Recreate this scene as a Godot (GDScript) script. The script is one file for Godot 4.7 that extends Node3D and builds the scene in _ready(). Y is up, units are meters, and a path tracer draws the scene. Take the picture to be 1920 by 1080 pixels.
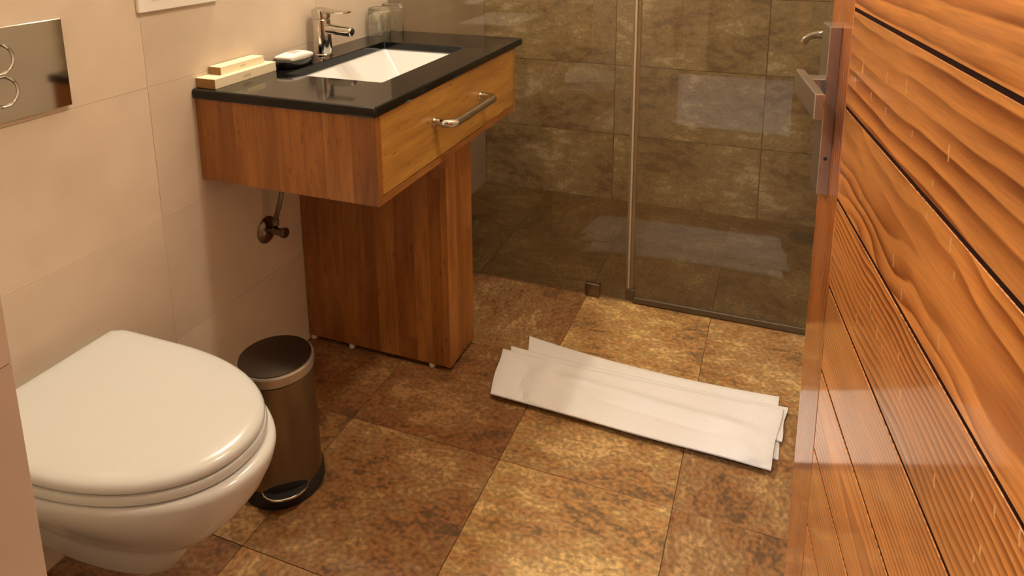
extends Node3D
# A small hotel bathroom seen from its open door. y is up, metres; left wall at x = 0, room runs to -z.

var rng := RandomNumberGenerator.new()
var taken := {}

# ------------------------------------------------------------------ mesh builder
class MB:
	var V := PackedVector3Array()
	var T := PackedInt32Array()
	var uv_scale := Vector2.ONE
	var uv_off := Vector2.ZERO
	var uv_swap := false
	var uv_flip := Vector2.ONE

	func add(vs: PackedVector3Array, ts: PackedInt32Array) -> MB:
		var c := Vector3.ZERO
		for v in vs: c += v
		c /= vs.size()
		var vol := 0.0
		for i in range(0, ts.size(), 3):
			vol += (vs[ts[i]] - c).dot((vs[ts[i + 1]] - c).cross(vs[ts[i + 2]] - c))
		var o := V.size()
		V.append_array(vs)
		for i in range(0, ts.size(), 3):
			T.append(o + ts[i])
			if vol >= 0.0:
				T.append(o + ts[i + 1]); T.append(o + ts[i + 2])
			else:
				T.append(o + ts[i + 2]); T.append(o + ts[i + 1])
		return self

	# a box from lo to hi with chamfered edges
	func box(lo: Vector3, hi: Vector3, b := 0.0, xf := Transform3D()) -> MB:
		var c := (lo + hi) / 2.0
		var h := (hi - lo) / 2.0
		var vs := PackedVector3Array()
		var ts := PackedInt32Array()
		if b <= 0.0:
			for i in 8:
				vs.append(xf * (c + Vector3(h.x * (1 if i & 1 else -1), h.y * (1 if i & 2 else -1), h.z * (1 if i & 4 else -1))))
			for q in [[0, 2, 3, 1], [4, 5, 7, 6], [0, 1, 5, 4], [2, 6, 7, 3], [0, 4, 6, 2], [1, 3, 7, 5]]:
				ts.append_array([q[0], q[1], q[2], q[0], q[2], q[3]])
			return add(vs, ts)
		# vertex index: corner*3 + axis whose face it lies on
		for i in 8:
			var s := Vector3(1 if i & 1 else -1, 1 if i & 2 else -1, 1 if i & 4 else -1)
			for a in 3:
				var p := h - Vector3(b, b, b)
				p[a] = h[a]
				vs.append(xf * (c + p * s))
		var quads := []
		for a in 3:
			var u := (a + 1) % 3
			var w := (a + 2) % 3
			for sa in 2:
				var k := sa << a
				var q := [k * 3 + a, (k | 1 << u) * 3 + a, (k | 1 << u | 1 << w) * 3 + a, (k | 1 << w) * 3 + a]
				quads.append(q if sa else [q[3], q[2], q[1], q[0]])
			# edges along axis a, between faces u and w
			for su in 2:
				for sw in 2:
					var k := su << u | sw << w
					var q := [k * 3 + u, (k | 1 << a) * 3 + u, (k | 1 << a) * 3 + w, k * 3 + w]
					quads.append(q if su == sw else [q[3], q[2], q[1], q[0]])
		for q in quads:
			ts.append_array([q[0], q[1], q[2], q[0], q[2], q[3]])
		for i in 8:
			var odd := ((i & 1) + (i >> 1 & 1) + (i >> 2 & 1)) % 2
			if odd: ts.append_array([i * 3, i * 3 + 1, i * 3 + 2])
			else: ts.append_array([i * 3, i * 3 + 2, i * 3 + 1])
		# edge quads and corners: fix winding by outwardness
		var cc := xf * c
		for i in range(0, ts.size(), 3):
			var m := (vs[ts[i]] + vs[ts[i + 1]] + vs[ts[i + 2]]) / 3.0 - cc
			var n := (vs[ts[i + 1]] - vs[ts[i]]).cross(vs[ts[i + 2]] - vs[ts[i]])
			if n.dot(m) < 0.0:
				var t := ts[i + 1]
				ts[i + 1] = ts[i + 2]
				ts[i + 2] = t
		return add(vs, ts)

	# rings of equal point count, joined; loop closes the ring of rings (a torus)
	func loft(rings: Array, cap0 := true, cap1 := true, loop := false) -> MB:
		var n: int = rings[0].size()
		var vs := PackedVector3Array()
		var ts := PackedInt32Array()
		for r in rings: vs.append_array(r)
		var m := rings.size()
		for i in (m if loop else m - 1):
			var j := (i + 1) % m
			for k in n:
				var l := (k + 1) % n
				ts.append_array([i * n + k, i * n + l, j * n + l, i * n + k, j * n + l, j * n + k])
		for e in [[cap0, 0], [cap1, m - 1]]:
			if not e[0] or loop: continue
			var c := Vector3.ZERO
			for k in n: c += rings[e[1]][k]
			vs.append(c / n)
			for k in n:
				var l := (k + 1) % n
				if e[1] == 0: ts.append_array([vs.size() - 1, l, k])
				else: ts.append_array([vs.size() - 1, e[1] * n + k, e[1] * n + l])
		return add(vs, ts)

	# profile of (radius, height) turned round the axis of xf's y
	func lathe(profile: Array, xf: Transform3D, segs := 32, loop := false) -> MB:
		var rings := []
		for p in profile:
			var r := PackedVector3Array()
			for k in segs:
				var a := TAU * k / segs
				r.append(xf * Vector3(p.x * cos(a), p.y, p.x * sin(a)))
			rings.append(r)
		return loft(rings, true, true, loop)

	func tube(path: Array, radius, segs := 14, flat := 1.0) -> MB:
		var rings := []
		var up := Vector3(0.013, 1, 0.021).normalized()
		for i in path.size():
			var d: Vector3 = (path[mini(i + 1, path.size() - 1)] - path[maxi(i - 1, 0)]).normalized()
			var side := d.cross(up)
			if side.length() < 0.05: side = d.cross(Vector3(1, 0, 0.1))
			side = side.normalized()
			var up2 := side.cross(d)
			var rad: float = radius[i] if radius is Array else radius
			var r := PackedVector3Array()
			for k in segs:
				var a := TAU * k / segs
				r.append(path[i] + side * cos(a) * rad + up2 * sin(a) * rad * flat)
			rings.append(r)
		return loft(rings)

	func commit(angle := 32.0) -> ArrayMesh:
		var fn := PackedVector3Array()
		var at := {}
		var lim := cos(deg_to_rad(angle))
		var n := T.size() / 3
		for f in n:
			var a := V[T[f * 3]]
			var x := (V[T[f * 3 + 1]] - a).cross(V[T[f * 3 + 2]] - a)
			fn.append(x)
			for k in 3:
				var key := Vector3i((V[T[f * 3 + k]] * 50000.0).round())
				if not at.has(key): at[key] = PackedInt32Array()
				at[key].append(f)
		var ov := PackedVector3Array()
		var on := PackedVector3Array()
		var ou := PackedVector2Array()
		for f in n:
			var own := fn[f].normalized()
			for k in [0, 2, 1]:   # clockwise from outside
				var p := V[T[f * 3 + k]]
				var s := Vector3.ZERO
				for g in at[Vector3i((p * 50000.0).round())]:
					var gn := fn[g].normalized()
					if gn.dot(own) >= lim: s += fn[g].normalized() * sqrt(fn[g].length())
				ov.append(p)
				on.append(s.normalized() if s.length() > 1e-12 else own)
				var w := own.abs()
				var uv := Vector2(p.x, p.z)
				if w.x >= w.y and w.x >= w.z: uv = Vector2(p.z, -p.y)
				elif w.z >= w.y: uv = Vector2(p.x, -p.y)
				if uv_swap: uv = Vector2(uv.y, uv.x)
				ou.append(uv * uv_scale * uv_flip + uv_off)
		var arr := []
		arr.resize(Mesh.ARRAY_MAX)
		arr[Mesh.ARRAY_VERTEX] = ov
		arr[Mesh.ARRAY_NORMAL] = on
		arr[Mesh.ARRAY_TEX_UV] = ou
		var me := ArrayMesh.new()
		me.add_surface_from_arrays(Mesh.PRIMITIVE_TRIANGLES, arr)
		return me

# ------------------------------------------------------------------ node helpers
func numbered(called: String) -> String:
	if not taken.has(called):
		taken[called] = 0
		return called
	taken[called] += 1
	return "%s_%03d" % [called, taken[called]]

func obj(called: String, mesh: Mesh, m: Material, parent: Node3D = null) -> MeshInstance3D:
	var o := MeshInstance3D.new()
	o.name = called if parent else numbered(called)
	o.mesh = mesh
	o.material_override = m
	if parent:
		var k := 0
		while parent.has_node(NodePath(o.name)):
			k += 1
			o.name = "%s_%03d" % [called, k]
		parent.add_child(o, true)
	else:
		add_child(o, true)
	return o

func tag(o: Node, label: String, category: String, group := "") -> void:
	o.set_meta("label", label)
	o.set_meta("category", category)
	if group: o.set_meta("group", group)

func thing(called: String, label: String, category: String, at := Vector3.ZERO, group := "") -> Node3D:
	var o := Node3D.new()
	o.name = numbered(called)
	add_child(o, true)
	o.position = at
	tag(o, label, category, group)
	return o

func setting(called: String, label := "") -> Node3D:
	var o := Node3D.new()
	o.name = numbered(called)
	add_child(o, true)
	o.set_meta("kind", "structure")
	if label: o.set_meta("label", label)
	return o

func struct(called: String, mesh: Mesh, m: Material) -> MeshInstance3D:
	var o := obj(called, mesh, m)
	o.set_meta("kind", "structure")
	return o

func mat(c: Color, rough := 0.5, metal := 0.0, spec := 0.5) -> StandardMaterial3D:
	var m := StandardMaterial3D.new()
	m.albedo_color = c
	m.roughness = rough
	m.metallic = metal
	m.metallic_specular = spec
	return m

func c8(r: float, g: float, b: float) -> Color:
	return Color(r / 255.0, g / 255.0, b / 255.0)

func noise(s: int, f: float, oct := 4) -> FastNoiseLite:
	var n := FastNoiseLite.new()
	n.noise_type = FastNoiseLite.TYPE_SIMPLEX_SMOOTH
	n.seed = s
	n.frequency = f
	n.fractal_type = FastNoiseLite.FRACTAL_FBM
	n.fractal_octaves = oct
	return n

func picture(w: int, h: int, f: Callable) -> ImageTexture:
	var d := PackedByteArray()
	d.resize(w * h * 3)
	var i := 0
	for y in h:
		for x in w:
			var c: Color = f.call(x, y)
			d[i] = clampi(int(c.r * 255.0), 0, 255)
			d[i + 1] = clampi(int(c.g * 255.0), 0, 255)
			d[i + 2] = clampi(int(c.b * 255.0), 0, 255)
			i += 3
	return ImageTexture.create_from_image(Image.create_from_data(w, h, false, Image.FORMAT_RGB8, d))

# ------------------------------------------------------------------ materials
var M := {}

func slate(s: int, ramp: Array, streak: float, grain := 0.30) -> ImageTexture:
	var big := noise(s, 0.0035, 3)
	var mid := noise(s + 1, 0.016, 5)
	var fine := noise(s + 2, 0.07, 3)
	var vein := noise(s + 3, 0.011, 4)
	return picture(1024, 1024, func(x, y):
		var a := big.get_noise_2d(x, y * streak)
		var b := mid.get_noise_2d(x, y * streak * 1.2)
		var c := fine.get_noise_2d(x, y * 1.3)
		var t := clampf(0.5 + 0.70 * a + 0.55 * b + grain * c, 0.0, 0.999) * (ramp.size() - 1)
		var k := int(t)
		var col: Color = ramp[k].lerp(ramp[k + 1], t - k)
		var v := vein.get_noise_2d(x * 1.1, y * streak)
		col = col.lerp(ramp[0], clampf(absf(v) * -9.0 + 0.8, 0.0, 0.35) * clampf(0.5 + 2.5 * b, 0.0, 1.0))
		return col * (1.0 + grain * 0.53 * c))

func make_materials() -> void:
	# floor: mottled slate-look porcelain
	var m := mat(Color.WHITE, 0.42)
	m.albedo_texture = slate(11, [c8(108, 82, 60), c8(136, 98, 66), c8(154, 110, 72), c8(148, 118, 86), c8(168, 132, 92), c8(184, 150, 112)], 1.5)
	m.normal_enabled = true
	var nt := NoiseTexture2D.new()
	nt.width = 512; nt.height = 512
	nt.seamless = true
	nt.noise = noise(5, 0.03, 4)
	nt.as_normal_map = true
	nt.bump_strength = 3.0
	m.normal_texture = nt
	m.normal_scale = 0.35
	M.floor = m
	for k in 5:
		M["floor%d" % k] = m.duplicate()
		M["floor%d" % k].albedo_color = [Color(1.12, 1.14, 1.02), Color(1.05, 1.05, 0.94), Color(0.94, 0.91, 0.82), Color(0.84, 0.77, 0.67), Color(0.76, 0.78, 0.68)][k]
	m = mat(Color.WHITE, 0.4)
	m.albedo_texture = slate(31, [c8(134, 110, 80), c8(156, 129, 92), c8(168, 141, 100), c8(173, 149, 106), c8(186, 161, 117), c8(214, 193, 150)], 1.6, 0.14)
	M.shower = m
	# smooth beige wall tile with faint smudges
	var n1 := noise(51, 0.006, 4)
	var n2 := noise(52, 0.03, 3)
	m = mat(Color.WHITE, 0.38, 0.0, 0.4)
	m.albedo_texture = picture(512, 512, func(x, y):
		var t := clampf(0.5 + 0.8 * n1.get_noise_2d(x, y * 0.7) + 0.25 * n2.get_noise_2d(x, y), 0.0, 1.0)
		return c8(202, 185, 164).lerp(c8(224, 206, 184), t))
	M.wall_tile = m
	M.joint = mat(c8(182, 162, 138), 0.9)
	M.grout = mat(c8(112, 84, 58), 0.9)
	M.plaster = mat(c8(222, 212, 196), 0.9)
	M.hall_floor = mat(c8(240, 238, 236), 0.35)
	M.hall_wall = mat(c8(104, 86, 64), 0.8)
	M.hall_door = mat(c8(238, 186, 138), 0.5)
	# lacquered pine boards: eight bands of growth rings
	var w1 := noise(71, 0.004, 3)
	var w2 := noise(72, 0.02, 3)
	var w3 := noise(73, 0.25, 2)
	var bands := [[7.0, -0.5, 0.9, 0.10, 0.05], [6.0, 1.25, -0.4, 0.16, 0.06], [7.0, 0.45, 0.13, 0.7, 0.02], [13.0, 1.3, 0.55, 0.3, 0.12], [17.0, -0.6, 1.3, 0.3, 0.15], [19.0, 0.4, 1.8, 0.3, 0.1], [14.0, 1.5, -0.6, 0.3, 0.1], [18.0, 0.5, 2.0, 0.25, 0.1]]
	m = mat(Color.WHITE, 0.3)
	m.albedo_texture = picture(1024, 1024, func(x, y):
		var bi := int(y / 128)
		var b: Array = bands[bi]
		var v: float = (y - bi * 128) / 128.0
		var u: float = x / 1024.0
		var wob := w1.get_noise_2d(x * 0.8, y * 1.2 + bi * 777) * 0.22 + w2.get_noise_2d(x * 0.25, y * 1.0) * 0.045
		var dv: float = v - b[1] + wob * b[3] * 1.6
		var du: float = (u - b[2]) * 1.0
		var ph: float = sqrt(dv * dv + du * du * b[3] * b[3] * 0.6 + b[4] * b[4] * 0.3) * b[0]
		var fr := ph - floorf(ph)
		var dark := pow(fr, 1.7) * (1.0 - smoothstep(0.88, 1.0, fr))
		dark = dark * (0.75 + 0.9 * w1.get_noise_2d(x * 0.7 + 300, y * 3.0))
		var fib := w3.get_noise_2d(x * 0.08, y * 1.2)
		var col: Color = c8(222, 140, 68).lerp(c8(132, 62, 20), clampf(dark * 1.15, 0.0, 1.0))
		col = col * (1.0 + 0.10 * fib + 0.14 * w1.get_noise_2d(x * 0.5 + bi * 91, y))
		return col)
	# short pale scratches in the varnish
	var im: Image = m.albedo_texture.get_image()
	var sr := RandomNumberGenerator.new()
	sr.seed = 4
	for k in 34:
		var x := 170 + sr.randi() % 420
		var y := 140 + sr.randi() % 330
		for q in 3 + sr.randi() % 5:
			im.fill_rect(Rect2i(x + q / 4, y + q * 2, 2, 2), c8(232, 172, 108))
	m.albedo_texture = ImageTexture.create_from_image(im)
	m.clearcoat_enabled = true
	m.clearcoat = 1.0
	m.clearcoat_roughness = 0.06
	M.pine = m
	M.pine_stile = m.duplicate()
	M.pine_stile.albedo_color = c8(226, 205, 180)
	M.groove = mat(c8(38, 16, 10), 0.8, 0.0, 0.2)
	# honey coloured glued hardwood of the vanity
	var h1 := noise(81, 0.012, 3)
	var h2 := noise(82, 0.06, 3)
	var h3 := noise(83, 0.03, 2)
	m = mat(Color.WHITE, 0.33)
	m.albedo_texture = picture(1024, 1024, func(x, y):
		var a := h1.get_noise_2d(x * 1.6, y * 0.16)
		var b := h2.get_noise_2d(x * 2.0, y * 0.14)
		var f := h3.get_noise_2d(x * 2.2, y * 0.45)
		var col: Color = c8(182, 122, 66).lerp(c8(146, 90, 46), clampf(0.42 + 0.7 * a + 0.35 * b, 0.0, 1.0))
		if f > 0.55: col = col.lerp(c8(96, 52, 24), clampf((f - 0.55) * 3.0, 0.0, 0.6))
		return col)
	M.wood = m
	for k in 4:
		M["wood%d" % k] = m.duplicate()
		M["wood%d" % k].albedo_color = [Color(0.95, 0.96, 0.9), Color(0.88, 0.86, 0.78), Color(0.92, 0.91, 0.84), Color(0.84, 0.81, 0.72)][k]
	M.wood_front = m.duplicate()
	M.wood_front.albedo_color = Color(1.02, 1.12, 0.98)
	M.granite = mat(c8(16, 15, 14), 0.07, 0.0, 0.42)
	M.ceramic = mat(c8(208, 207, 203), 0.12)
	M.seat = mat(c8(207, 207, 203), 0.2)
	M.chrome = mat(c8(205, 200, 192), 0.06, 1.0)
	M.plate_metal = mat(c8(190, 184, 172), 0.07, 1.0)
	M.brushed = mat(c8(188, 178, 164), 0.36, 0.85)
	M.satin = mat(c8(186, 174, 160), 0.2, 0.9)
	M.steel_dark = mat(c8(132, 120, 106), 0.3, 1.0)
	M.lid_dark = mat(c8(92, 80, 68), 0.38, 1.0)
	M.old_chrome = mat(c8(130, 118, 104), 0.25, 1.0)
	M.rubber = mat(c8(24, 22, 20), 0.55)
	M.dark_plastic = mat(c8(26, 22, 18), 0.2)
	M.white_plastic = mat(c8(236, 228, 218), 0.35)
	M.card = mat(c8(236, 222, 190), 0.7)
	M.card_end = mat(c8(150, 112, 62), 0.8)
	M.print = mat(c8(206, 192, 162), 0.7)
	M.paper = mat(c8(240, 232, 220), 0.6)
	M.pink_print = mat(c8(222, 172, 156), 0.6)
	M.seal = mat(c8(170, 160, 138), 0.3)
	M.seal_lip = mat(c8(126, 100, 66), 0.35)
	M.seal_dark = mat(c8(86, 70, 46), 0.5)
	m = mat(c8(231, 226, 222), 0.9)
	m.rim_enabled = true
	m.rim = 0.4
	m.normal_enabled = true
	var tn := NoiseTexture2D.new()
	tn.width = 256; tn.height = 256
	tn.seamless = true
	tn.noise = noise(9, 0.2, 2)
	tn.as_normal_map = true
	tn.bump_strength = 4.0
	m.normal_texture = tn
	m.normal_scale = 0.35
	m.uv1_scale = Vector3(9, 9, 9)
	M.towel = m
	m = mat(Color(0.38, 0.32, 0.19, 0.18), 0.02)
	m.transparency = BaseMaterial3D.TRANSPARENCY_ALPHA
	M.pane = m
	m = mat(Color(0.985, 0.99, 0.97, 0.01), 0.0)
	m.transparency = BaseMaterial3D.TRANSPARENCY_ALPHA
	m.refraction_enabled = true
	m.refraction_scale = 0.05
	M.glass = m
	m = mat(c8(255, 240, 214), 0.4)
	m.emission_enabled = true
	m.emission = Color(1.0, 0.86, 0.66)
	m.emission_energy_multiplier = 14.0
	M.bulb = m

func win(mb: MB, size: float, k := -1) -> MB:
	# look the texture up in a window of its own, metres * 1/size, centred on the piece
	var lo := mb.V[0]
	var hi := mb.V[0]
	for v in mb.V:
		lo = lo.min(v); hi = hi.max(v)
	mb.uv_scale = Vector2.ONE / size
	mb.uv_off = Vector2(rng.randf(), rng.randf())
	return mb

# ------------------------------------------------------------------ outlines
func d_shape(len: float, w: float, back: float, y: float, zc: float, n := 48) -> PackedVector3Array:
	var r := PackedVector3Array()
	for i in n + 1:
		var a := -PI / 2 + PI * i / n
		var c := cos(a)
		var s := sin(a)
		r.append(Vector3(back + (len - back) * (0.36 + 0.64 * pow(absf(c), 2.0 / 2.15)), y, zc + w * signf(s) * pow(absf(s), 2.0 / 2.15)))
	var e := [[0.25, 0.995], [0.12, 0.985], [0.03, 0.965], [0.0, 0.93]]
	for p in e: r.append(Vector3(back + (len - back) * p[0] * (0.36 if p[0] > 0.03 else 1.0), y, zc + w * p[1]))
	e.reverse()
	for p in e: r.append(Vector3(back + (len - back) * p[0] * (0.36 if p[0] > 0.03 else 1.0), y, zc - w * p[1]))
	return r

func rrect(x0: float, x1: float, z0: float, z1: float, y: float, r: float, n := 4) -> PackedVector3Array:
	var o := PackedVector3Array()
	for c in [[x1 - r, z1 - r, 0.0], [x0 + r, z1 - r, PI / 2], [x0 + r, z0 + r, PI], [x1 - r, z0 + r, 1.5 * PI]]:
		for i in n + 1:
			var a: float = c[2] + PI / 2 * i / n
			o.append(Vector3(c[0] + r * cos(a), y, c[1] + r * sin(a)))
	return o

func bx(lo: Vector3, hi: Vector3, b := 0.0) -> MB:
	var m := MB.new()
	return m.box(lo, hi, b)

func at(p: Vector3) -> Transform3D:
	return Transform3D(Basis(), p)

func along(p: Vector3, dir: Vector3) -> Transform3D:   # y axis of the lathe turned to dir
	var d := dir.normalized()
	var x := d.cross(Vector3(0.3, 0.1, 1)).normalized()
	return Transform3D(Basis(x, d, x.cross(d)), p)

# ------------------------------------------------------------------ scene
func _ready() -> void:
	rng.seed = 7
	# camera: principal point lies above the picture's centre (the photograph is the lower part of a taller frame)
	var cam := Camera3D.new()
	cam.name = "camera"
	add_child(cam)
	cam.position = Vector3(1.26122, 1.24705, -0.00803)
	cam.rotation = Vector3(-0.20851, 0.36712, -0.00626)
	cam.projection = Camera3D.PROJECTION_FRUSTUM
	cam.near = 0.05
	cam.far = 30.0
	cam.size = 0.05 * 1080.0 / 1348.2
	cam.frustum_offset = Vector2(0, -0.05 * 423.77 / 1348.2)
	cam.current = true
	var env := Environment.new()
	env.background_mode = Environment.BG_COLOR
	env.background_color = Color(0.01, 0.01, 0.01)
	env.tonemap_mode = Environment.TONE_MAPPER_LINEAR
	env.tonemap_exposure = 1.0
	env.sdfgi_enabled = true
	env.ssao_enabled = true
	env.ssil_enabled = true
	var we := WorldEnvironment.new()
	we.name = "world_environment"
	we.environment = env
	add_child(we)

	make_materials()
	build_lamps()
	build_shell()
	build_shower()
	build_door()
	build_vanity()
	build_toilet()
	build_small()
	for n in SETTING_LABELS:
		get_node(NodePath(n)).set_meta("label", SETTING_LABELS[n])

func lamp(called: String, label: String, p: Vector3, gap: Vector3, energy: float, col: Color, r: float) -> void:
	var t := thing(called, label, "lamp" if called == "wall_lamp" else "ceiling light", p)
	var b := MB.new()
	b.lathe([Vector2(0.001, 0.0), Vector2(0.085, 0.0), Vector2(0.09, -0.006), Vector2(0.085, -0.022), Vector2(0.03, -0.026), Vector2(0.001, -0.026)], at(Vector3.ZERO), 32)
	if called == "wall_lamp":
		b.box(Vector3(-0.08, -0.03, -0.16), Vector3(-0.068, 0.03, 0.16), 0.002)
		b.box(Vector3(-0.07, -0.02, -0.015), Vector3(0.0, -0.005, 0.015), 0.002)
		b.box(Vector3(-0.015, -0.03, -0.14), Vector3(0.015, -0.018, 0.14), 0.002)
	obj("base", b.commit(), M.brushed, t)
	for s in [-1.0, 1.0]:
		var q: Vector3 = gap * s + Vector3(0, -0.05, 0)
		var g := MB.new()
		var prof := []
		for i in 9:
			var a := PI * i / 8.0
			prof.append(Vector2(maxf(0.0005, r * sin(a)), -r * cos(a)))
		g.lathe(prof, at(q), 20)
		obj("bulb", g.commit(60), M.bulb, t)
		var l := OmniLight3D.new()
		l.name = "bulb_glow"
		l.position = p + q
		l.light_color = col
		l.light_energy = energy
		l.light_size = r
		l.omni_range = 12.0
		l.omni_attenuation = 2.0
		l.shadow_enabled = true
		l.name = numbered("bulb_glow")
		add_child(l, true)

func build_lamps() -> void:
	lamp("ceiling_light", "twin bulb ceiling light above the middle of the bathroom", Vector3(1.15, 2.4, -1.25), Vector3(0.03, 0, 0.02), 0.52, Color(1.0, 0.955, 0.87), 0.024)
	lamp("ceiling_light", "twin bulb ceiling light of the entrance passage outside the door", Vector3(0.55, 2.4, 0.6), Vector3(0.05, 0, 0.0), 1.25, Color(0.86, 0.93, 1.0), 0.03)
	lamp("wall_lamp", "twin bulb lamp on the left wall above the basin", Vector3(0.08, 2.0, -1.66), Vector3(0.0, 0, 0.12), 0.47, Color(1.0, 0.955, 0.87), 0.03)

func tile_row(parent: Node3D, plane: String, m: Material, us: Array, vs: Array, face: float, depth: float, gap: float, tex: float, bevel := 0.0006) -> void:
	for i in us.size() - 1:
		for j in vs.size() - 1:
			var u0: float = us[i] + gap / 2
			var u1: float = us[i + 1] - gap / 2
			var v0: float = vs[j] + gap / 2
			var v1: float = vs[j + 1] - gap / 2
			var mb := MB.new()
			var f := face + rng.randf_range(-0.0003, 0.0003)
			var lo := Vector3.ZERO
			var hi := Vector3.ZERO
			match plane:
				"x": lo = Vector3(minf(f, f - depth), v0, u0); hi = Vector3(maxf(f, f - depth), v1, u1)
				"z": lo = Vector3(u0, v0, minf(f, f - depth)); hi = Vector3(u1, v1, maxf(f, f - depth))
				"y": lo = Vector3(u0, minf(f, f - depth), v0); hi = Vector3(u1, maxf(f, f - depth), v1)
			mb.box(lo, hi, bevel)
			# own window of the texture
			mb.uv_scale = Vector2.ONE / tex
			mb.uv_swap = plane == "y" and rng.randf() < 0.4
			mb.uv_flip = Vector2(1 if rng.randf() < 0.5 else -1, 1 if rng.randf() < 0.5 else -1)
			var c := Vector2((u0 + u1) / 2, (v0 + v1) / 2)
			if plane == "x" or plane == "z": c.y = -c.y
			if mb.uv_swap: c = Vector2(c.y, c.x)
			var half := Vector2((u1 - u0) / 2, (v1 - v0) / 2) / tex
			if mb.uv_swap: half = Vector2(half.y, half.x)
			var w := Vector2(rng.randf_range(half.x, 1.0 - half.x) if half.x < 0.5 else 0.5, rng.randf_range(half.y, 1.0 - half.y) if half.y < 0.5 else 0.5)
			mb.uv_off = w - c / tex * mb.uv_flip
			var mm := m
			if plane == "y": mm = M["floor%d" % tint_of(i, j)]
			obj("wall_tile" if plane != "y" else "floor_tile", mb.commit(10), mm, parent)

func seq(a: float, step: float, n: int) -> Array:
	var r := []
	for i in n: r.append(a + step * i)
	return r

# which shade of the floor's tile range lies where (column from the left wall, row from the far wall)
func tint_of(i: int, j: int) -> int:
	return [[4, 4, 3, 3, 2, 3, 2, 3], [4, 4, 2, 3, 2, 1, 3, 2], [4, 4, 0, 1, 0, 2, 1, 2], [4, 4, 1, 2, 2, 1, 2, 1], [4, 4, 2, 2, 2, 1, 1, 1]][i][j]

func build_shell() -> void:
	# floor
	var f := setting("floor")
	obj("screed", bx(Vector3(-0.1, -0.08, -3.05), Vector3(1.72, -0.0045, -0.08)).commit(), M.grout, f)
	var xs := [0.0, 0.3142, 0.7109, 1.1076, 1.5043, 1.62]
	var zs := [-2.934, -2.5306, -2.1341, -1.7374, -1.3407, -0.944, -0.5473, -0.1506, -0.085]
	tile_row(f, "y", M.floor, xs, zs, 0.0, 0.008, 0.0013, 1.25, 0.0004)
	# left wall
	var w := setting("wall_left")
	obj("backing", bx(Vector3(-0.1, -0.08, -3.05), Vector3(-0.0035, 2.45, -0.1)).commit(), M.joint, w)
	tile_row(w, "x", M.wall_tile, [-2.944, -2.32, -1.72, -1.1205, -0.52, -0.343], [-0.02, 0.28, 0.58, 0.881, 1.181, 1.481, 1.781, 2.081, 2.4], 0.0, 0.006, 0.0005, 2.4, 0.0002)
	# shower wall at the far end
	w = setting("wall_back")
	obj("backing", bx(Vector3(-0.1, -0.08, -3.05), Vector3(1.72, 2.45, -2.949)).commit(), M.grout, w)
	tile_row(w, "z", M.shower, [0.0, 0.601, 1.206, 1.62], [-0.01, 0.295, 0.601, 0.902, 1.205, 1.508, 1.811, 2.114, 2.4], -2.9447, 0.008, 0.003, 1.3)
	w = setting("wall_right")
	obj("backing", bx(Vector3(1.625, -0.08, -3.05), Vector3(1.72, 2.45, -0.1)).commit(), M.grout, w)
	tile_row(w, "x", M.shower, [-2.94, -2.52], [-0.01, 0.295, 0.601, 0.902, 1.205, 1.508, 1.811, 2.114, 2.4], 1.62, -0.008, 0.003, 1.3)
	tile_row(w, "x", M.shower, [-2.52, -2.1], [-0.01, 0.295, 0.601, 0.902, 1.205, 1.508, 1.811, 2.114, 2.4], 1.62, -0.008, 0.003, 1.3)
	tile_row(w, "x", M.wall_tile, [-2.1, -1.5, -0.9, -0.343], [-0.02, 0.28, 0.58, 0.881, 1.181, 1.481, 1.781, 2.081, 2.4], 1.62, -0.006, 0.0007, 2.4, 0.0003)
	# front wall with the door opening
	w = setting("wall_front")
	obj("pier", bx(Vector3(-0.1, -0.08, -0.343), Vector3(0.6995, 2.45, -0.1)).commit(), M.plaster, w)
	obj("narrow_pier", bx(Vector3(1.47, -0.08, -0.343), Vector3(1.72, 2.45, -0.1)).commit(), M.plaster, w)
	obj("lintel", bx(Vector3(0.6995, 2.08, -0.343), Vector3(1.47, 2.45, -0.1)).commit(), M.plaster, w)
	tile_row(w, "x", M.wall_tile, [-0.342, -0.1], [0.0, 0.297, 0.597, 0.897, 1.197, 1.497, 1.797, 2.08], 0.7045, 0.005, 0.0008, 2.4, 0.0003)
	struct("ceiling", bx(Vector3(-1.2, 2.4, -3.05), Vector3(3.0, 2.5, 1.5)).commit(), M.plaster)
	# passage outside the door, seen only mirrored in the shower glass
	struct("floor_passage", bx(Vector3(-1.2, -0.08, -0.08), Vector3(3.0, 0.0, 1.5)).commit(), M.hall_floor)
	struct("wall_passage_far", bx(Vector3(-1.2, 0.0, 1.3), Vector3(3.0, 2.4, 1.4)).commit(), M.hall_wall)
	struct("wall_passage_left", bx(Vector3(-1.2, 0.0, -0.1), Vector3(-1.1, 2.4, 1.3)).commit(), M.hall_wall)
	struct("wall_passage_right", bx(Vector3(2.9, 0.0, -0.1), Vector3(3.0, 2.4, 1.3)).commit(), M.hall_wall)
	struct("wall_passage_near_left", bx(Vector3(-1.2, 0.0, -0.1), Vector3(-0.1, 2.4, -0.0)).commit(), M.hall_wall)
	struct("wall_passage_near_right", bx(Vector3(1.72, 0.0, -0.1), Vector3(3.0, 2.4, -0.0)).commit(), M.hall_wall)
	var d := setting("door_2", "pale wooden cupboard door across the passage")
	obj("leaf", bx(Vector3(0.54, 0.03, 1.27), Vector3(0.72, 2.05, 1.3), 0.004).commit(), M.hall_door, d)
	var k := MB.new()
	k.tube([Vector3(0.70, 1.0, 1.27), Vector3(0.70, 1.0, 1.245), Vector3(0.70, 1.02, 1.235)], 0.008)
	obj("knob", k.commit(), M.chrome, d)

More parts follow.
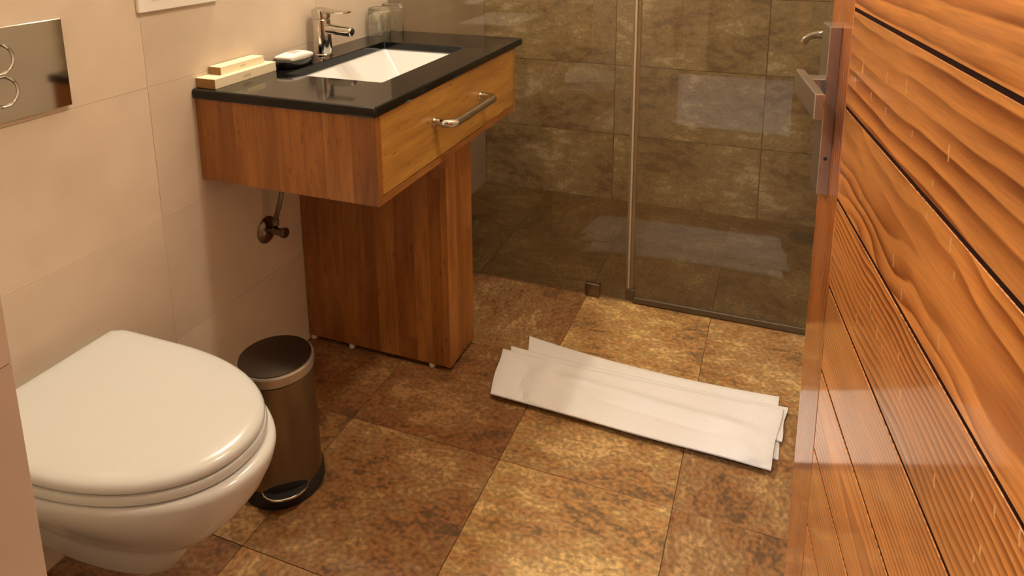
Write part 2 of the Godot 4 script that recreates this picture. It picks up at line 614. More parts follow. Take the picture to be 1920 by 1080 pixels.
const SETTING_LABELS := {
	"floor": "mottled brown slate look tile floor of the bathroom", "wall_left": "smooth beige tiled wall behind toilet and vanity",
	"wall_back": "mottled olive brown tiled wall behind the shower glass", "wall_right": "tiled wall behind the open door",
	"wall_front": "beige tiled wall end of the doorway beside the toilet", "ceiling": "plain pale plaster ceiling above the bathroom",
	"floor_passage": "pale smooth floor mirrored in the shower glass", "wall_passage_far": "brown wall across the passage outside the door",
	"wall_passage_left": "brown end wall of the passage left of the doorway", "wall_passage_right": "brown end wall of the passage right of the doorway",
	"wall_passage_near_left": "brown passage wall left of the bathroom doorway", "wall_passage_near_right": "brown passage wall right of the bathroom doorway"}

func build_shower() -> void:
	var zg := -2.118
	var t := thing("shower_screen", "fixed shower glass panel beside the vanity with a square clamp at its foot", "shower screen", Vector3(0, 0, zg))
	obj("pane", bx(Vector3(0.001, 0.002, -0.008), Vector3(0.8375, 2.1, 0.0)).commit(), M.pane, t)
	obj("clamp", bx(Vector3(0.705, 0.001, -0.016), Vector3(0.753, 0.047, 0.008), 0.002).commit(), M.old_chrome, t)
	t = thing("shower_door", "hinged shower glass door to the right of the upright seal strip", "shower door", Vector3(0, 0, zg))
	obj("pane", bx(Vector3(0.862, 0.022, -0.008), Vector3(1.612, 2.1, 0.0)).commit(), M.pane, t)
	obj("upright_seal", bx(Vector3(0.8452, 0.052, -0.008), Vector3(0.8512, 2.1, 0.008), 0.0015).commit(), M.seal, t)
	obj("seal_lip", bx(Vector3(0.8382, 0.052, -0.010), Vector3(0.8450, 2.1, 0.003), 0.001).commit(), M.seal_lip, t)
	obj("seal_lip", bx(Vector3(0.8514, 0.052, -0.010), Vector3(0.8618, 2.1, 0.003), 0.001).commit(), M.seal_lip, t)
	obj("bottom_seal", bx(Vector3(0.862, 0.003, -0.011), Vector3(1.612, 0.023, 0.003), 0.002).commit(), M.seal_dark, t)
	obj("pivot_block", bx(Vector3(0.8384, 0.024, -0.012), Vector3(0.868, 0.050, 0.004), 0.002).commit(), M.seal_dark, t)
	# tap spout on the right shower wall
	t = thing("shower_tap", "curved chrome tap spout beyond the shower glass, left of the door lock plate", "tap", Vector3(1.62, 0.832, -2.6))
	var e := MB.new()
	e.lathe([Vector2(0.001, 0.0), Vector2(0.03, 0.0), Vector2(0.031, 0.006), Vector2(0.024, 0.012), Vector2(0.001, 0.013)], along(Vector3.ZERO, Vector3(-1, 0, 0)), 28)
	obj("flange", e.commit(), M.chrome, t)
	e = MB.new()
	e.tube([Vector3(-0.008, 0, 0), Vector3(-0.1, 0.0, 0), Vector3(-0.2, 0.002, 0), Vector3(-0.235, 0.003, 0), Vector3(-0.252, 0.002, 0), Vector3(-0.268, -0.002, 0), Vector3(-0.282, -0.009, 0), Vector3(-0.293, -0.019, 0), Vector3(-0.299, -0.031, 0)], [0.019, 0.019, 0.019, 0.0185, 0.0165, 0.0145, 0.014, 0.0145, 0.015], 18)
	obj("spout", e.commit(), M.chrome, t)
	e = MB.new()
	e.lathe([Vector2(0.001, 0.03), Vector2(0.016, 0.028), Vector2(0.018, 0.02), Vector2(0.012, 0.012), Vector2(0.009, 0.0), Vector2(0.001, -0.01)], at(Vector3(-0.05, 0.02, 0)), 20)
	obj("valve_knob", e.commit(), M.chrome, t)
	t = thing("floor_drain", "dark round floor drain behind the shower glass", "drain", Vector3(1.385, 0, -2.815))
	e = MB.new()
	e.lathe([Vector2(0.001, 0.0005), Vector2(0.056, 0.0005), Vector2(0.058, 0.003), Vector2(0.05, 0.004), Vector2(0.048, 0.0025), Vector2(0.001, 0.0025)], at(Vector3.ZERO), 32)
	obj("ring", e.commit(), M.steel_dark, t)
	for k in 4:
		var g := bx(Vector3(-0.036, 0.0024, -0.03 + k * 0.018), Vector3(0.036, 0.0036, -0.025 + k * 0.018), 0.0003)
		obj("slot", g.commit(), M.rubber, t)

func build_door() -> void:
	var d := setting("door_1", "open varnished pine door of horizontal boards at the right")
	d.position = Vector3(1.32761, 0, -0.82755)
	d.rotation.y = 0.15079
	d.set_meta("category", "door")
	# local: x = 0 is the face towards the room, z runs from the lock edge to the hinge edge
	obj("core", bx(Vector3(0.0008, 0.008, -0.098), Vector3(0.036, 2.05, 0.675)).commit(), M.groove, d)
	var st := bx(Vector3(0.0, 0.008, -0.10), Vector3(0.04, 2.05, -0.0006), 0.0025)
	st.uv_swap = true
	st.uv_scale = Vector2(1.1, 1.0)
	st.uv_off = Vector2(0.2, 0.49)
	obj("stile", st.commit(10), M.pine_stile, d)
	st = bx(Vector3(0.0, 0.008, 0.6006), Vector3(0.04, 2.05, 0.68), 0.002)
	st.uv_swap = true
	st.uv_off = Vector2(0.2, 0.8)
	obj("stile", st.commit(10), M.pine_stile, d)
	var order := [0, 1, 2, 3, 4, 5, 6, 7, 3, 5, 4]
	for k in range(-9, 12):
		var y1 := 1.14402 - 0.10512 * k
		var y0 := y1 - 0.10512
		if y1 < 0.01: continue
		y0 = maxf(y0, 0.008)
		if k == -9: y1 = minf(y1, 2.05)
		if y0 > 2.04: continue
		var g := 0.0044
		var b := bx(Vector3(0.0, y0 + g / 2, 0.0), Vector3(0.012, minf(y1, 2.05) - g / 2, 0.60), 0.0003)
		var band: int = order[posmod(k + 1, order.size())]
		# u along the board (z), v across; uv = (z, -y)
		b.uv_scale = Vector2(0.9, 1.0 / 0.8409 * 0.96)
		b.uv_off = Vector2(0.15, band * 0.125 + 0.003 + y1 * b.uv_scale.y)
		obj("board", b.commit(10), M.pine, d)
	# lock plate and lever on the face
	var pl := obj("lock_plate", bx(Vector3(-0.013, 0.921, -0.083), Vector3(0.0, 1.118, -0.043), 0.0008).commit(), M.satin, d)
	var nk := MB.new()
	nk.box(Vector3(-0.028, 1.036, -0.077), Vector3(-0.012, 1.056, -0.055), 0.001)
	obj("neck", nk.commit(), M.satin, pl)
	obj("lever", bx(Vector3(-0.037, 1.0305, -0.095), Vector3(-0.027, 1.0585, 0.028), 0.001).commit(), M.satin, pl)
	var sc := MB.new()
	sc.lathe([Vector2(0.0005, 0.0), Vector2(0.0022, 0.0), Vector2(0.002, 0.0006), Vector2(0.0005, 0.0007)], along(Vector3(-0.0065, 0.965, -0.0431), Vector3(0, 0, 1)), 12)
	obj("screw", sc.commit(), M.rubber, pl)
	var hm := MB.new()
	for y in [0.35, 1.1, 1.8]:
		hm = MB.new()
		hm.lathe([Vector2(0.001, 0.0), Vector2(0.007, 0.0), Vector2(0.007, 0.09), Vector2(0.001, 0.09)], at(Vector3(0.046, y, 0.682)), 14)
		obj("hinge", hm.commit(), M.brushed, d)

func staves(parent: Node3D, called: String, axis: String, cuts: Array, a: float, b: float, y0: float, y1: float, vertical := true) -> void:
	for i in cuts.size() - 1:
		var lo: Vector3
		var hi: Vector3
		if axis == "z":
			lo = Vector3(minf(cuts[i], cuts[i + 1]), y0, minf(a, b)); hi = Vector3(maxf(cuts[i], cuts[i + 1]), y1, maxf(a, b))
		else:
			lo = Vector3(minf(a, b), y0, minf(cuts[i], cuts[i + 1])); hi = Vector3(maxf(a, b), y1, maxf(cuts[i], cuts[i + 1]))
		var mb := bx(lo, hi, 0.0003)
		mb.uv_scale = Vector2(1.3, 1.3)
		mb.uv_off = Vector2(rng.randf(), rng.randf())
		obj(called, mb.commit(10), M["wood%d" % rng.randi_range(0, 3)], parent)

func build_vanity() -> void:
	var v := thing("vanity_cabinet", "honey coloured wooden vanity cabinet with one drawer on a slab pedestal", "cabinet")
	var z0 := -1.244
	var z1 := -2.059
	var yb := 0.629
	var yt := 0.8285
	# near side panel of glued staves
	staves(v, "side_stave", "z", [0.002, 0.045, 0.108, 0.17, 0.225, 0.295, 0.35, 0.42, 0.4815], z0, z0 - 0.018, yb, yt)
	var p := bx(Vector3(0.002, yb, z1), Vector3(0.4815, yt, z1 + 0.018), 0.0004)
	p.uv_scale = Vector2(1.3, 1.3)
	obj("far_side", p.commit(10), M.wood, v)
	p = bx(Vector3(0.002, yb, z1 + 0.018), Vector3(0.4810, yb + 0.017, z0 - 0.018), 0.0008)
	p.uv_swap = true
	p.uv_scale = Vector2(1.3, 1.3)
	obj("bottom_board", p.commit(10), M.wood2, v)
	p = bx(Vector3(0.002, yb + 0.017, z1 + 0.018), Vector3(0.012, yt, z0 - 0.018))
	obj("back_board", p.commit(10), M.wood3, v)
	var dr := bx(Vector3(0.462, yb + 0.0195, z1 + 0.002), Vector3(0.4815, yt - 0.001, z0 - 0.0195), 0.001)
	dr.uv_swap = true
	dr.uv_scale = Vector2(1.0, 1.0)
	dr.uv_off = Vector2(0.31, 0.1)
	var drawer := obj("drawer_front", dr.commit(10), M.wood_front, v)
	var h := MB.new()
	var path := []
	var za := -1.508
	var zb := -1.788
	path.append(Vector3(0.4815, 0.744, za))
	path.append(Vector3(0.497, 0.744, za))
	for i in 9:
		var a := PI / 2 * i / 8.0
		path.append(Vector3(0.500 + 0.03 * sin(a), 0.7425, za - 0.03 * (1.0 - cos(a))))
	for i in 9:
		var a := PI / 2 * i / 8.0
		path.append(Vector3(0.500 + 0.03 * cos(a), 0.7415, zb + 0.03 * (1.0 - sin(a))))
	path.append(Vector3(0.497, 0.741, zb))
	path.append(Vector3(0.4815, 0.741, zb))
	h.tube(path, 0.0105, 20)
	for zz in [za, zb]:
		h.lathe([Vector2(0.001, 0.0), Vector2(0.0125, 0.0), Vector2(0.013, 0.002), Vector2(0.012, 0.004), Vector2(0.001, 0.0045)], along(Vector3(0.4815, 0.744 if zz == za else 0.741, zz), Vector3(1, 0, 0)), 20)
	obj("handle", h.commit(40), M.chrome, drawer)
	# pedestal slab
	staves(v, "pedestal_stave", "z", [0.002, 0.06, 0.135, 0.205, 0.245, 0.305, 0.365, 0.412, 0.448], -1.590, -1.7475, 0.014, yb)
	staves(v, "pedestal_edge", "x", [-1.590, -1.645, -1.695, -1.7475], 0.448, 0.4669, 0.014, yb)
	for q in [[0.012, -1.60], [0.145, -1.598], [0.405, -1.600], [0.445, -1.735], [0.145, -1.735]]:
		var ft := MB.new()
		ft.lathe([Vector2(0.0005, 0.0), Vector2(0.008, 0.0), Vector2(0.0095, 0.003), Vector2(0.008, 0.012), Vector2(0.0005, 0.0145)], at(Vector3(q[0], 0.0, q[1])), 14)
		obj("foot", ft.commit(40), M.white_plastic, v)

	# granite top: a slab with a rectangular opening
	var y0 := 0.8286
	var y1 := 0.85
	var zn := -1.2358
	var zf := -2.112
	var b := 0.006
	var rings := []
	var o := func(x0, x1, za_, zb_, y): return rrect(x0, x1, zb_, za_, y, 0.004, 3)
	rings.append(o.call(0.003, 0.4855, zn - 0.001, zf, y0))
	rings.append(o.call(0.001, 0.4878, zn, zf - 0.0, y0 + 0.004))
	rings.append(o.call(0.001, 0.4878, zn, zf - 0.0, y1 - b))
	rings.append(o.call(0.001, 0.4860, zn - 0.0018, zf, y1 - 0.0018))
	rings.append(o.call(0.001, 0.4818, zn - b, zf, y1))
	rings.append(rrect(0.1, 0.382, -1.918, -1.438, y1, 0.006, 3))
	rings.append(rrect(0.102, 0.380, -1.916, -1.440, y1 - 0.002, 0.006, 3))
	rings.append(rrect(0.102, 0.380, -1.916, -1.440, y0, 0.006, 3))
	var ct := MB.new()
	ct.loft(rings, false, false, true)
	tag(obj("countertop", ct.commit(6), M.granite), "polished black granite countertop with a rectangular basin opening", "countertop")
	# undermounted basin
	var s := thing("sink", "white rectangular undermounted basin set in the black countertop", "sink", Vector3(0, 0, 0))
	var br := []
	br.append(rrect(0.088, 0.394, -1.932, -1.424, 0.8284, 0.012))
	br.append(rrect(0.098, 0.384, -1.922, -1.434, 0.8284, 0.010))
	br.append(rrect(0.106, 0.378, -1.914, -1.442, 0.820, 0.010))
	br.append(rrect(0.195, 0.335, -1.860, -1.500, 0.728, 0.012))
	br.append(rrect(0.215, 0.315, -1.840, -1.520, 0.722, 0.014))
	br.append(rrect(0.250, 0.280, -1.690, -1.660, 0.718, 0.008))
	br.append(rrect(0.250, 0.280, -1.690, -1.660, 0.704, 0.008))
	br.append(rrect(0.200, 0.330, -1.860, -1.500, 0.708, 0.014))
	br.append(rrect(0.090, 0.392, -1.930, -1.426, 0.815, 0.012))
	var bm := MB.new()
	bm.loft(br, false, false, true)
	obj("basin", bm.commit(22), M.ceramic, s)
	var dn := MB.new()
	dn.lathe([Vector2(0.001, 0.0), Vector2(0.024, 0.0), Vector2(0.026, 0.003), Vector2(0.02, 0.006), Vector2(0.001, 0.0075)], at(Vector3(0.265, 0.716, -1.675)), 24)
	obj("waste_plug", dn.commit(40), M.chrome, s)
	# mixer tap
	var f := thing("faucet", "chrome single lever mixer tap behind the basin", "tap", Vector3(0.046, 0.85, -1.68))
	var fb := MB.new()
	fb.lathe([Vector2(0.001, 0.0), Vector2(0.0285, 0.0), Vector2(0.0285, 0.003), Vector2(0.0265, 0.006), Vector2(0.0255, 0.05), Vector2(0.025, 0.100), Vector2(0.0235, 0.1025), Vector2(0.001, 0.103)], at(Vector3.ZERO), 36)
	obj("body", fb.commit(30), M.chrome, f)
	fb = MB.new()
	fb.tube([Vector3(0.006, 0.076, 0), Vector3(0.03, 0.0745, 0), Vector3(0.06, 0.072, 0), Vector3(0.092, 0.0695, 0), Vector3(0.098, 0.069, 0), Vector3(0.1, 0.0688, 0)], [0.0155, 0.0155, 0.0150, 0.0145, 0.0135, 0.0115], 24, 0.92)
	obj("spout", fb.commit(35), M.chrome, f)
	fb = MB.new()
	fb.lathe([Vector2(0.001, 0.103), Vector2(0.0215, 0.103), Vector2(0.0215, 0.1045), Vector2(0.0255, 0.1055), Vector2(0.0255, 0.124), Vector2(0.023, 0.130), Vector2(0.012, 0.134), Vector2(0.001, 0.135)], at(Vector3.ZERO), 36)
	var lv := []
	for q in [[-0.012, 0.126, 0.020, 0.0055], [0.02, 0.1255, 0.0205, 0.0055], [0.05, 0.124, 0.017, 0.0045], [0.08, 0.1235, 0.014, 0.0035], [0.092, 0.124, 0.011, 0.0025]]:
		var r := PackedVector3Array()
		for k in 16:
			var a := TAU * k / 16
			r.append(Vector3(q[0], q[1] + q[3] * signf(sin(a)) * pow(absf(sin(a)), 0.6), q[2] * signf(cos(a)) * pow(absf(cos(a)), 0.6)))
		lv.append(r)
	fb.loft(lv)
	obj("lever", fb.commit(35), M.chrome, f)
	# amenity boxes at the near end
	for q in [[Vector3(0.001, 0.85, -1.252), Vector3(0.056, 0.023, 0.212), "long cream card box lying on the near end of the countertop", 0.0], [Vector3(0.003, 0.8732, -1.292), Vector3(0.036, 0.0185, 0.15), "smaller cream card box on top of the long one", 0.0]]:
		var c := thing("card_box", q[2], "box", q[0])
		var sz: Vector3 = q[1]
		obj("carton", bx(Vector3(0, 0, -sz.z), Vector3(sz.x, sz.y, -0.0015), 0.0006).commit(), M.card, c)
		obj("end_flap", bx(Vector3(0.0008, 0.0008, -0.0016), Vector3(sz.x - 0.0008, sz.y - 0.0008, 0.0), 0.0002).commit(), M.card_end, c)
		var pm := bx(Vector3(sz.x - 0.0002, sz.y * 0.3, -sz.z * 0.56), Vector3(sz.x + 0.0002, sz.y * 0.62, -sz.z * 0.44))
		obj("printed_mark", pm.commit(), M.print, c)
	# soap dish and soap
	var sd := MB.new()
	var dr_ := []
	for q in [[0.40, 0.0], [0.78, 0.0], [0.86, 0.003], [0.95, 0.014], [1.0, 0.020], [0.985, 0.0215], [0.93, 0.017], [0.7, 0.012], [0.3, 0.011]]:
		var r := PackedVector3Array()
		for k in 32:
			var a := TAU * k / 32
			r.append(Vector3(0.041 * q[0] * cos(a), q[1], 0.072 * q[0] * sin(a)))
		dr_.append(r)
	sd.loft(dr_)
	var dish := obj("soap_dish", sd.commit(40), M.dark_plastic)
	dish.position = Vector3(0.060, 0.85, -1.535)
	tag(dish, "shallow black oval soap dish beside the tap", "soap dish")
	var sp := thing("soap", "small soap bar in white paper wrapping lying in the black dish", "soap", Vector3(0.060, 0.8625, -1.535))
	var so := []
	for q in [[-1.0, 0.55, 0.002], [-0.93, 0.9, 0.005], [-0.7, 0.96, 0.0095], [-0.2, 1.0, 0.012], [0.35, 1.0, 0.012], [0.75, 0.95, 0.010], [0.94, 0.9, 0.005], [1.0, 0.7, 0.002]]:
		var r := PackedVector3Array()
		for k in 20:
			var a := TAU * k / 20
			r.append(Vector3(0.027 * q[1] * signf(cos(a)) * pow(absf(cos(a)), 0.5), 0.011 + q[2] * signf(sin(a)) * pow(absf(sin(a)), 0.6) + (0.004 if q[0] > 0.9 else 0.0), 0.052 * q[0]))
		so.append(r)
	var sm := MB.new()
	sm.loft(so)
	obj("wrapper", sm.commit(35), M.paper, sp)
	obj("printed_band", bx(Vector3(-0.012, 0.0228, -0.012), Vector3(0.014, 0.0235, 0.016), 0.0002).commit(), M.pink_print, sp)
	# two upturned tumblers
	for q in [[Vector3(0.047, 0.8502, -1.985), "upturned clear glass tumbler nearer the tap", 0.095], [Vector3(0.047, 0.8502, -2.068), "upturned clear glass tumbler in the corner by the shower glass", 0.098]]:
		var g := thing("tumbler", q[1], "glass", q[0], "upturned tumblers in the corner of the countertop")
		var hh: float = q[2]
		var gm := MB.new()
		gm.lathe([Vector2(0.0335, 0.0), Vector2(0.0345, 0.001), Vector2(0.0345, 0.05), Vector2(0.034, hh - 0.006), Vector2(0.031, hh), Vector2(0.0005, hh - 0.002), Vector2(0.0005, hh - 0.014), Vector2(0.028, hh - 0.016), Vector2(0.0315, hh - 0.022), Vector2(0.0322, 0.05), Vector2(0.0325, 0.001)], at(Vector3.ZERO), 40, true)
		obj("bowl", gm.commit(30), M.glass, g)

func build_toilet() -> void:
	var zc := -0.777
	var t := thing("toilet", "white wall hung toilet with its lid closed", "toilet", Vector3(0, 0, 0))
	var rings := []
	# from the foot up to the rim: (y, length, half width)
	for q in [[0.108, 0.275, 0.036], [0.110, 0.29, 0.042], [0.115, 0.308, 0.049], [0.13, 0.332, 0.057], [0.18, 0.368, 0.068], [0.206, 0.384, 0.075], [0.211, 0.395, 0.083], [0.220, 0.413, 0.091], [0.245, 0.442, 0.104], [0.285, 0.480, 0.130], [0.325, 0.510, 0.155], [0.36, 0.527, 0.173], [0.38, 0.532, 0.177], [0.389, 0.529, 0.176], [0.392, 0.520, 0.172]]:
		rings.append(d_shape(q[1], q[2], 0.001, q[0], zc))
	var b := MB.new()
	b.loft(rings)
	obj("bowl", b.commit(75), M.ceramic, t)
	rings = []
	for q in [[0.394, -0.008], [0.3955, -0.001], [0.403, 0.0], [0.409, -0.002], [0.4105, -0.008]]:
		rings.append(d_shape(0.514 + q[1], 0.174 + q[1], 0.04 - q[1], q[0], zc))
	b = MB.new()
	b.loft(rings)
	obj("seat", b.commit(50), M.seat, t)
	rings = []
	for q in [[0.4115, -0.008], [0.413, -0.002], [0.419, 0.0], [0.4255, -0.003], [0.4293, -0.009], [0.4318, -0.02], [0.4335, -0.045], [0.4345, -0.085]]:
		rings.append(d_shape(0.511 + q[1], 0.172 + q[1], 0.041 - q[1] * 0.4, q[0], zc))
	b = MB.new()
	b.loft(rings)
	obj("lid", b.commit(50), M.seat, t)
	for s in [-1, 1]:
		b = MB.new()
		b.lathe([Vector2(0.001, -0.02), Vector2(0.009, -0.02), Vector2(0.009, 0.02), Vector2(0.001, 0.02)], along(Vector3(0.03, 0.404, zc + s * 0.075), Vector3(0, 0, 1)), 16)
		b.box(Vector3(0.022, 0.391, zc + s * 0.075 - 0.012), Vector3(0.038, 0.400, zc + s * 0.075 + 0.012), 0.001)
		obj("hinge", b.commit(), M.chrome, t)
	# flush plate
	var f := thing("flush_plate", "shiny metal flush plate with two round buttons above the toilet", "flush plate", Vector3(0, 0.9735, -0.815))
	obj("plate", bx(Vector3(0.0, -0.083, -0.125), Vector3(0.010, 0.083, 0.125), 0.0015).commit(), M.plate_metal, f)
	for y in [0.0285, -0.0285]:
		var g := MB.new()
		g.lathe([Vector2(0.0235, 0.0), Vector2(0.0285, 0.0), Vector2(0.0283, 0.002), Vector2(0.0265, 0.0035), Vector2(0.0245, 0.002)], along(Vector3(0.0102, y, 0), Vector3(1, 0, 0)), 40, true)
		var bt := MB.new()
		bt.lathe([Vector2(0.001, 0.0), Vector2(0.0232, 0.0), Vector2(0.0232, 0.001), Vector2(0.0225, 0.0016), Vector2(0.001, 0.0016)], along(Vector3(0.0102, y, 0), Vector3(1, 0, 0)), 40)
		var ob := obj("button", bt.commit(), M.plate_metal, f)
		obj("ring", g.commit(40), M.chrome, ob)

func build_small() -> void:
	# pedal bin
	var t := thing("pedal_bin", "dark brushed steel pedal bin between the toilet and the vanity", "bin", Vector3(0.2828, 0, -1.117))
	var b := MB.new()
	b.lathe([Vector2(0.001, 0.002), Vector2(0.0865, 0.0), Vector2(0.0875, 0.004), Vector2(0.0865, 0.03), Vector2(0.083, 0.036), Vector2(0.001, 0.036)], at(Vector3.ZERO), 48)
	obj("base_ring", b.commit(), M.rubber, t)
	b = MB.new()
	b.lathe([Vector2(0.001, 0.034), Vector2(0.0825, 0.034), Vector2(0.080, 0.15), Vector2(0.079, 0.281), Vector2(0.076, 0.283), Vector2(0.001, 0.283)], at(Vector3.ZERO), 48)
	obj("body", b.commit(), M.steel_dark, t)
	b = MB.new()
	b.lathe([Vector2(0.001, 0.2845), Vector2(0.079, 0.2845), Vector2(0.0808, 0.286), Vector2(0.0812, 0.305), Vector2(0.0790, 0.3085), Vector2(0.0770, 0.3085), Vector2(0.001, 0.3085)], at(Vector3.ZERO), 48)
	var rim := obj("lid_rim", b.commit(), M.brushed, t)
	b = MB.new()
	b.lathe([Vector2(0.001, 0.3085), Vector2(0.0765, 0.3085), Vector2(0.076, 0.3105), Vector2(0.055, 0.3135), Vector2(0.03, 0.3148), Vector2(0.001, 0.315)], at(Vector3.ZERO), 48)
	obj("lid", b.commit(40), M.lid_dark, t)
	# pedal: a curved tongue low on the front, towards the doorway
	var dir := atan2(1.0, 0.88)
	var inner := PackedVector3Array()
	var pr := []
	for q in [[0.080, 0.030], [0.080, 0.039], [0.103, 0.038], [0.106, 0.0355], [0.104, 0.032]]:
		var r := PackedVector3Array()
		for k in 13:
			var a := dir - 0.62 + 1.24 * k / 12
			var e: float = (1.0 - pow(absf(k - 6) / 6.0, 2.6))
			var rr: float = 0.080 + (q[0] - 0.080) * e
			r.append(Vector3(rr * cos(a), q[1], rr * sin(a)))
		pr.append(r)
	b = MB.new()
	var vs := PackedVector3Array()
	var ts := PackedInt32Array()
	for r in pr: vs.append_array(r)
	for i in pr.size():
		var j := (i + 1) % pr.size()
		for k in 12:
			ts.append_array([i * 13 + k, i * 13 + k + 1, j * 13 + k + 1, i * 13 + k, j * 13 + k + 1, j * 13 + k])
	b.add(vs, ts)
	var ped := obj("pedal", b.commit(), M.rubber, t)
	var arc := []
	for k in 13:
		var a := dir - 0.60 + 1.2 * k / 12
		var e := 1.0 - pow(absf(k - 6) / 6.0, 2.6)
		arc.append(Vector3((0.083 + 0.022 * e) * cos(a), 0.0385, (0.083 + 0.022 * e) * sin(a)))
	b = MB.new()
	b.tube(arc, 0.0024, 8)
	obj("pedal_trim", b.commit(), M.chrome, ped)
	b = MB.new()
	var lips := []
	for q in [[0.0815, 0.040], [0.0836, 0.040], [0.0834, 0.058], [0.0815, 0.058]]:
		var r := PackedVector3Array()
		for k in 13:
			var a := dir - 0.62 + 1.24 * k / 12
			var e: float = 1.0 - pow(absf(k - 6) / 6.0, 2.2)
			r.append(Vector3(q[0] * cos(a), 0.039 + (q[1] - 0.039) * e, q[0] * sin(a)))
		lips.append(r)
	vs = PackedVector3Array()
	for r in lips: vs.append_array(r)
	ts = PackedInt32Array()
	for i in 4:
		var j := (i + 1) % 4
		for k in 12:
			ts.append_array([i * 13 + k, i * 13 + k + 1, j * 13 + k + 1, i * 13 + k, j * 13 + k + 1, j * 13 + k])
	b.add(vs, ts)
	obj("pedal_recess", b.commit(), M.rubber, t)
	# angle valve under the vanity
	t = thing("angle_valve", "dull chrome angle valve with a hose on the wall under the vanity", "valve", Vector3(0, 0.412, -1.446))
	b = MB.new()
	b.lathe([Vector2(0.001, 0.0), Vector2(0.037, 0.0), Vector2(0.0365, 0.003), Vector2(0.028, 0.009), Vector2(0.014, 0.013), Vector2(0.001, 0.013)], along(Vector3.ZERO, Vector3(1, 0, 0)), 32)
	obj("escutcheon", b.commit(40), M.old_chrome, t)
	b = MB.new()
	b.tube([Vector3(0.01, 0, 0), Vector3(0.045, 0, 0)], 0.0105, 16)
	b.tube([Vector3(0.03, 0, 0), Vector3(0.03, 0.02, 0), Vector3(0.031, 0.034, -0.001)], [0.010, 0.010, 0.009], 16)
	obj("body", b.commit(), M.old_chrome, t)
	b = MB.new()
	b.lathe([Vector2(0.001, 0.0), Vector2(0.011, 0.0), Vector2(0.0115, 0.004), Vector2(0.010, 0.006), Vector2(0.0145, 0.009), Vector2(0.0145, 0.018), Vector2(0.012, 0.021), Vector2(0.001, 0.021)], along(Vector3(0.044, 0, 0), Vector3(1, 0, 0)), 10)
	obj("handwheel", b.commit(20), M.old_chrome, t)
	b = MB.new()
	b.tube([Vector3(0.031, 0.032, -0.001), Vector3(0.037, 0.055, -0.004), Vector3(0.046, 0.095, -0.012), Vector3(0.053, 0.15, -0.020), Vector3(0.057, 0.2155, -0.026)], 0.0065, 14)
	obj("hose", b.commit(), M.old_chrome, t)
	# white wall plate, only its lower part in view
	t = thing("wall_plate", "white rectangular switch plate on the wall near the vanity end", "switch plate", Vector3(0, 1.0985, -1.225))
	obj("frame", bx(Vector3(0.0, -0.0575, -0.112), Vector3(0.0105, 0.0575, 0.112), 0.002).commit(), M.white_plastic, t)
	for k in 3:
		obj("rocker", bx(Vector3(0.0085, -0.033, -0.078 + k * 0.0535), Vector3(0.0135, 0.033, -0.029 + k * 0.0535), 0.0012).commit(), M.white_plastic, t)
	# folded towel on the floor
	t = thing("towel", "white folded bath towel laid flat on the floor tiles", "towel", Vector3.ZERO)
	cloth(t, [Vector2(0.700, -1.58), Vector2(1.315, -1.560), Vector2(1.312, -1.794), Vector2(0.612, -1.824)], 0.001, 0.0085, 0.024, 0)
	cloth(t, [Vector2(0.640, -1.60), Vector2(1.320, -1.615), Vector2(1.333, -1.747), Vector2(0.582, -1.748)], 0.0086, 0.0155, 0.012, 1)
	cloth(t, [Vector2(0.610, -1.526), Vector2(1.298, -1.503), Vector2(1.322, -1.728), Vector2(0.570, -1.717)], 0.0156, 0.0235, 0.008, 2)

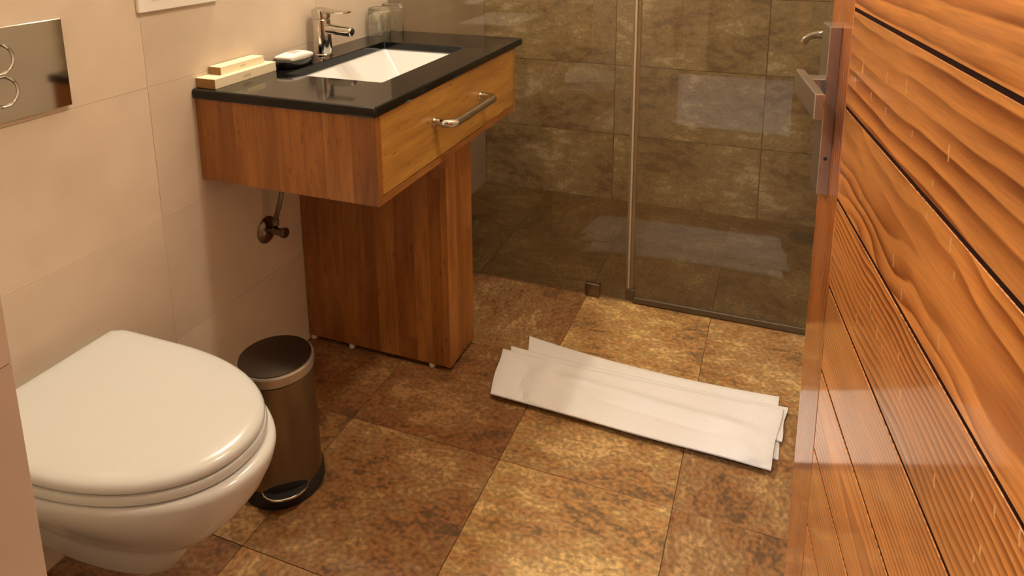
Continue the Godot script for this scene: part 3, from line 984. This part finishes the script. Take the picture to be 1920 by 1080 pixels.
# one fold of the towel: corners near-left, near-right, far-right, far-left; its far edge bows by sag
func cloth(parent: Node3D, c: Array, y0: float, y1: float, sag: float, which: int) -> void:
	var nu := 56
	var nv := 20
	var wr := noise(90 + which, 1.0, 2)
	var top := []
	var ring := func(inset: float, y: float) -> PackedVector3Array:
		return PackedVector3Array()
	var pos := func(u: float, v: float) -> Vector2:
		var a: Vector2 = c[0].lerp(c[1], u)
		var b: Vector2 = c[3].lerp(c[2], u)
		b.y += sag * 4.0 * u * (1.0 - u)
		a.y += -0.003 * sin(u * 9.0) * u
		var p := a.lerp(b, v)
		p.x += 0.002 * sin(v * 7.0 + which)
		return p
	var vs := PackedVector3Array()
	var ts := PackedInt32Array()
	var W := nu + 1
	var H := nv + 1
	for lay in 2:
		for j in H:
			for i in W:
				var u := float(i) / nu
				var v := float(j) / nv
				var p: Vector2 = pos.call(u, v)
				var e := minf(minf(u * 0.7, (1.0 - u) * 0.7), minf(v * 0.22, (1.0 - v) * 0.22))
				var rnd := 1.0 - pow(1.0 - clampf(e / 0.006, 0.0, 1.0), 2.0)
				var y := y0 + (y1 - y0) * (0.45 if lay == 0 else 0.0)
				if lay == 1:
					y = y0 + (y1 - y0) * 0.45 + (y1 - y0) * 0.55 * rnd
					if which == 2:
						# long soft crease, a cross ripple near the left end, a slack patch near the right end
						var cv := 0.46 + 0.06 * sin(u * 5.0) - 0.04 * u
						y += rnd * 0.0104 * exp(-pow((v - cv - 0.10) / 0.10, 2.0)) * smoothstep(0.12, 0.35, u) * (1.0 - smoothstep(0.85, 1.0, u))
						y -= rnd * 0.0079 * exp(-pow((v - cv + 0.05) / 0.06, 2.0)) * smoothstep(0.15, 0.35, u) * (1.0 - smoothstep(0.75, 0.95, u))
						y += rnd * 0.0094 * exp(-pow((u - 0.17 - 0.03 * v) / 0.035, 2.0)) * (0.5 + 0.5 * v)
						y -= rnd * 0.0074 * exp(-pow((u - 0.095 - 0.06 * (0.6 - v)) / 0.012, 2.0)) * (1.0 - smoothstep(0.45, 0.8, v))
						y += rnd * 0.0079 * exp(-pow((u - 0.88 + 0.25 * (v - 0.3)) / 0.05, 2.0)) * (1.0 - v)
						y += rnd * 0.0012 * wr.get_noise_2d(u * 6.0, v * 2.0)
					else:
						y += rnd * 0.0004 * wr.get_noise_2d(u * 8.0, v * 3.0)
				elif lay == 0:
					y = y0
				vs.append(Vector3(p.x, y, p.y))
	var off := W * H
	for j in nv:
		for i in nu:
			var a := j * W + i
			ts.append_array([off + a, off + a + 1, off + a + W + 1, off + a, off + a + W + 1, off + a + W])
			ts.append_array([a, a + W + 1, a + 1, a, a + W, a + W + 1])
	var border := []
	for i in nu: border.append(i)
	for j in nv: border.append(j * W + nu)
	for i in range(nu, 0, -1): border.append(nv * W + i)
	for j in range(nv, 0, -1): border.append(j * W)
	for k in border.size():
		var a: int = border[k]
		var b: int = border[(k + 1) % border.size()]
		ts.append_array([a, b, off + b, a, off + b, off + a])
	var mb := MB.new()
	mb.add(vs, ts)
	obj("fold", mb.commit(50), M.towel, parent)
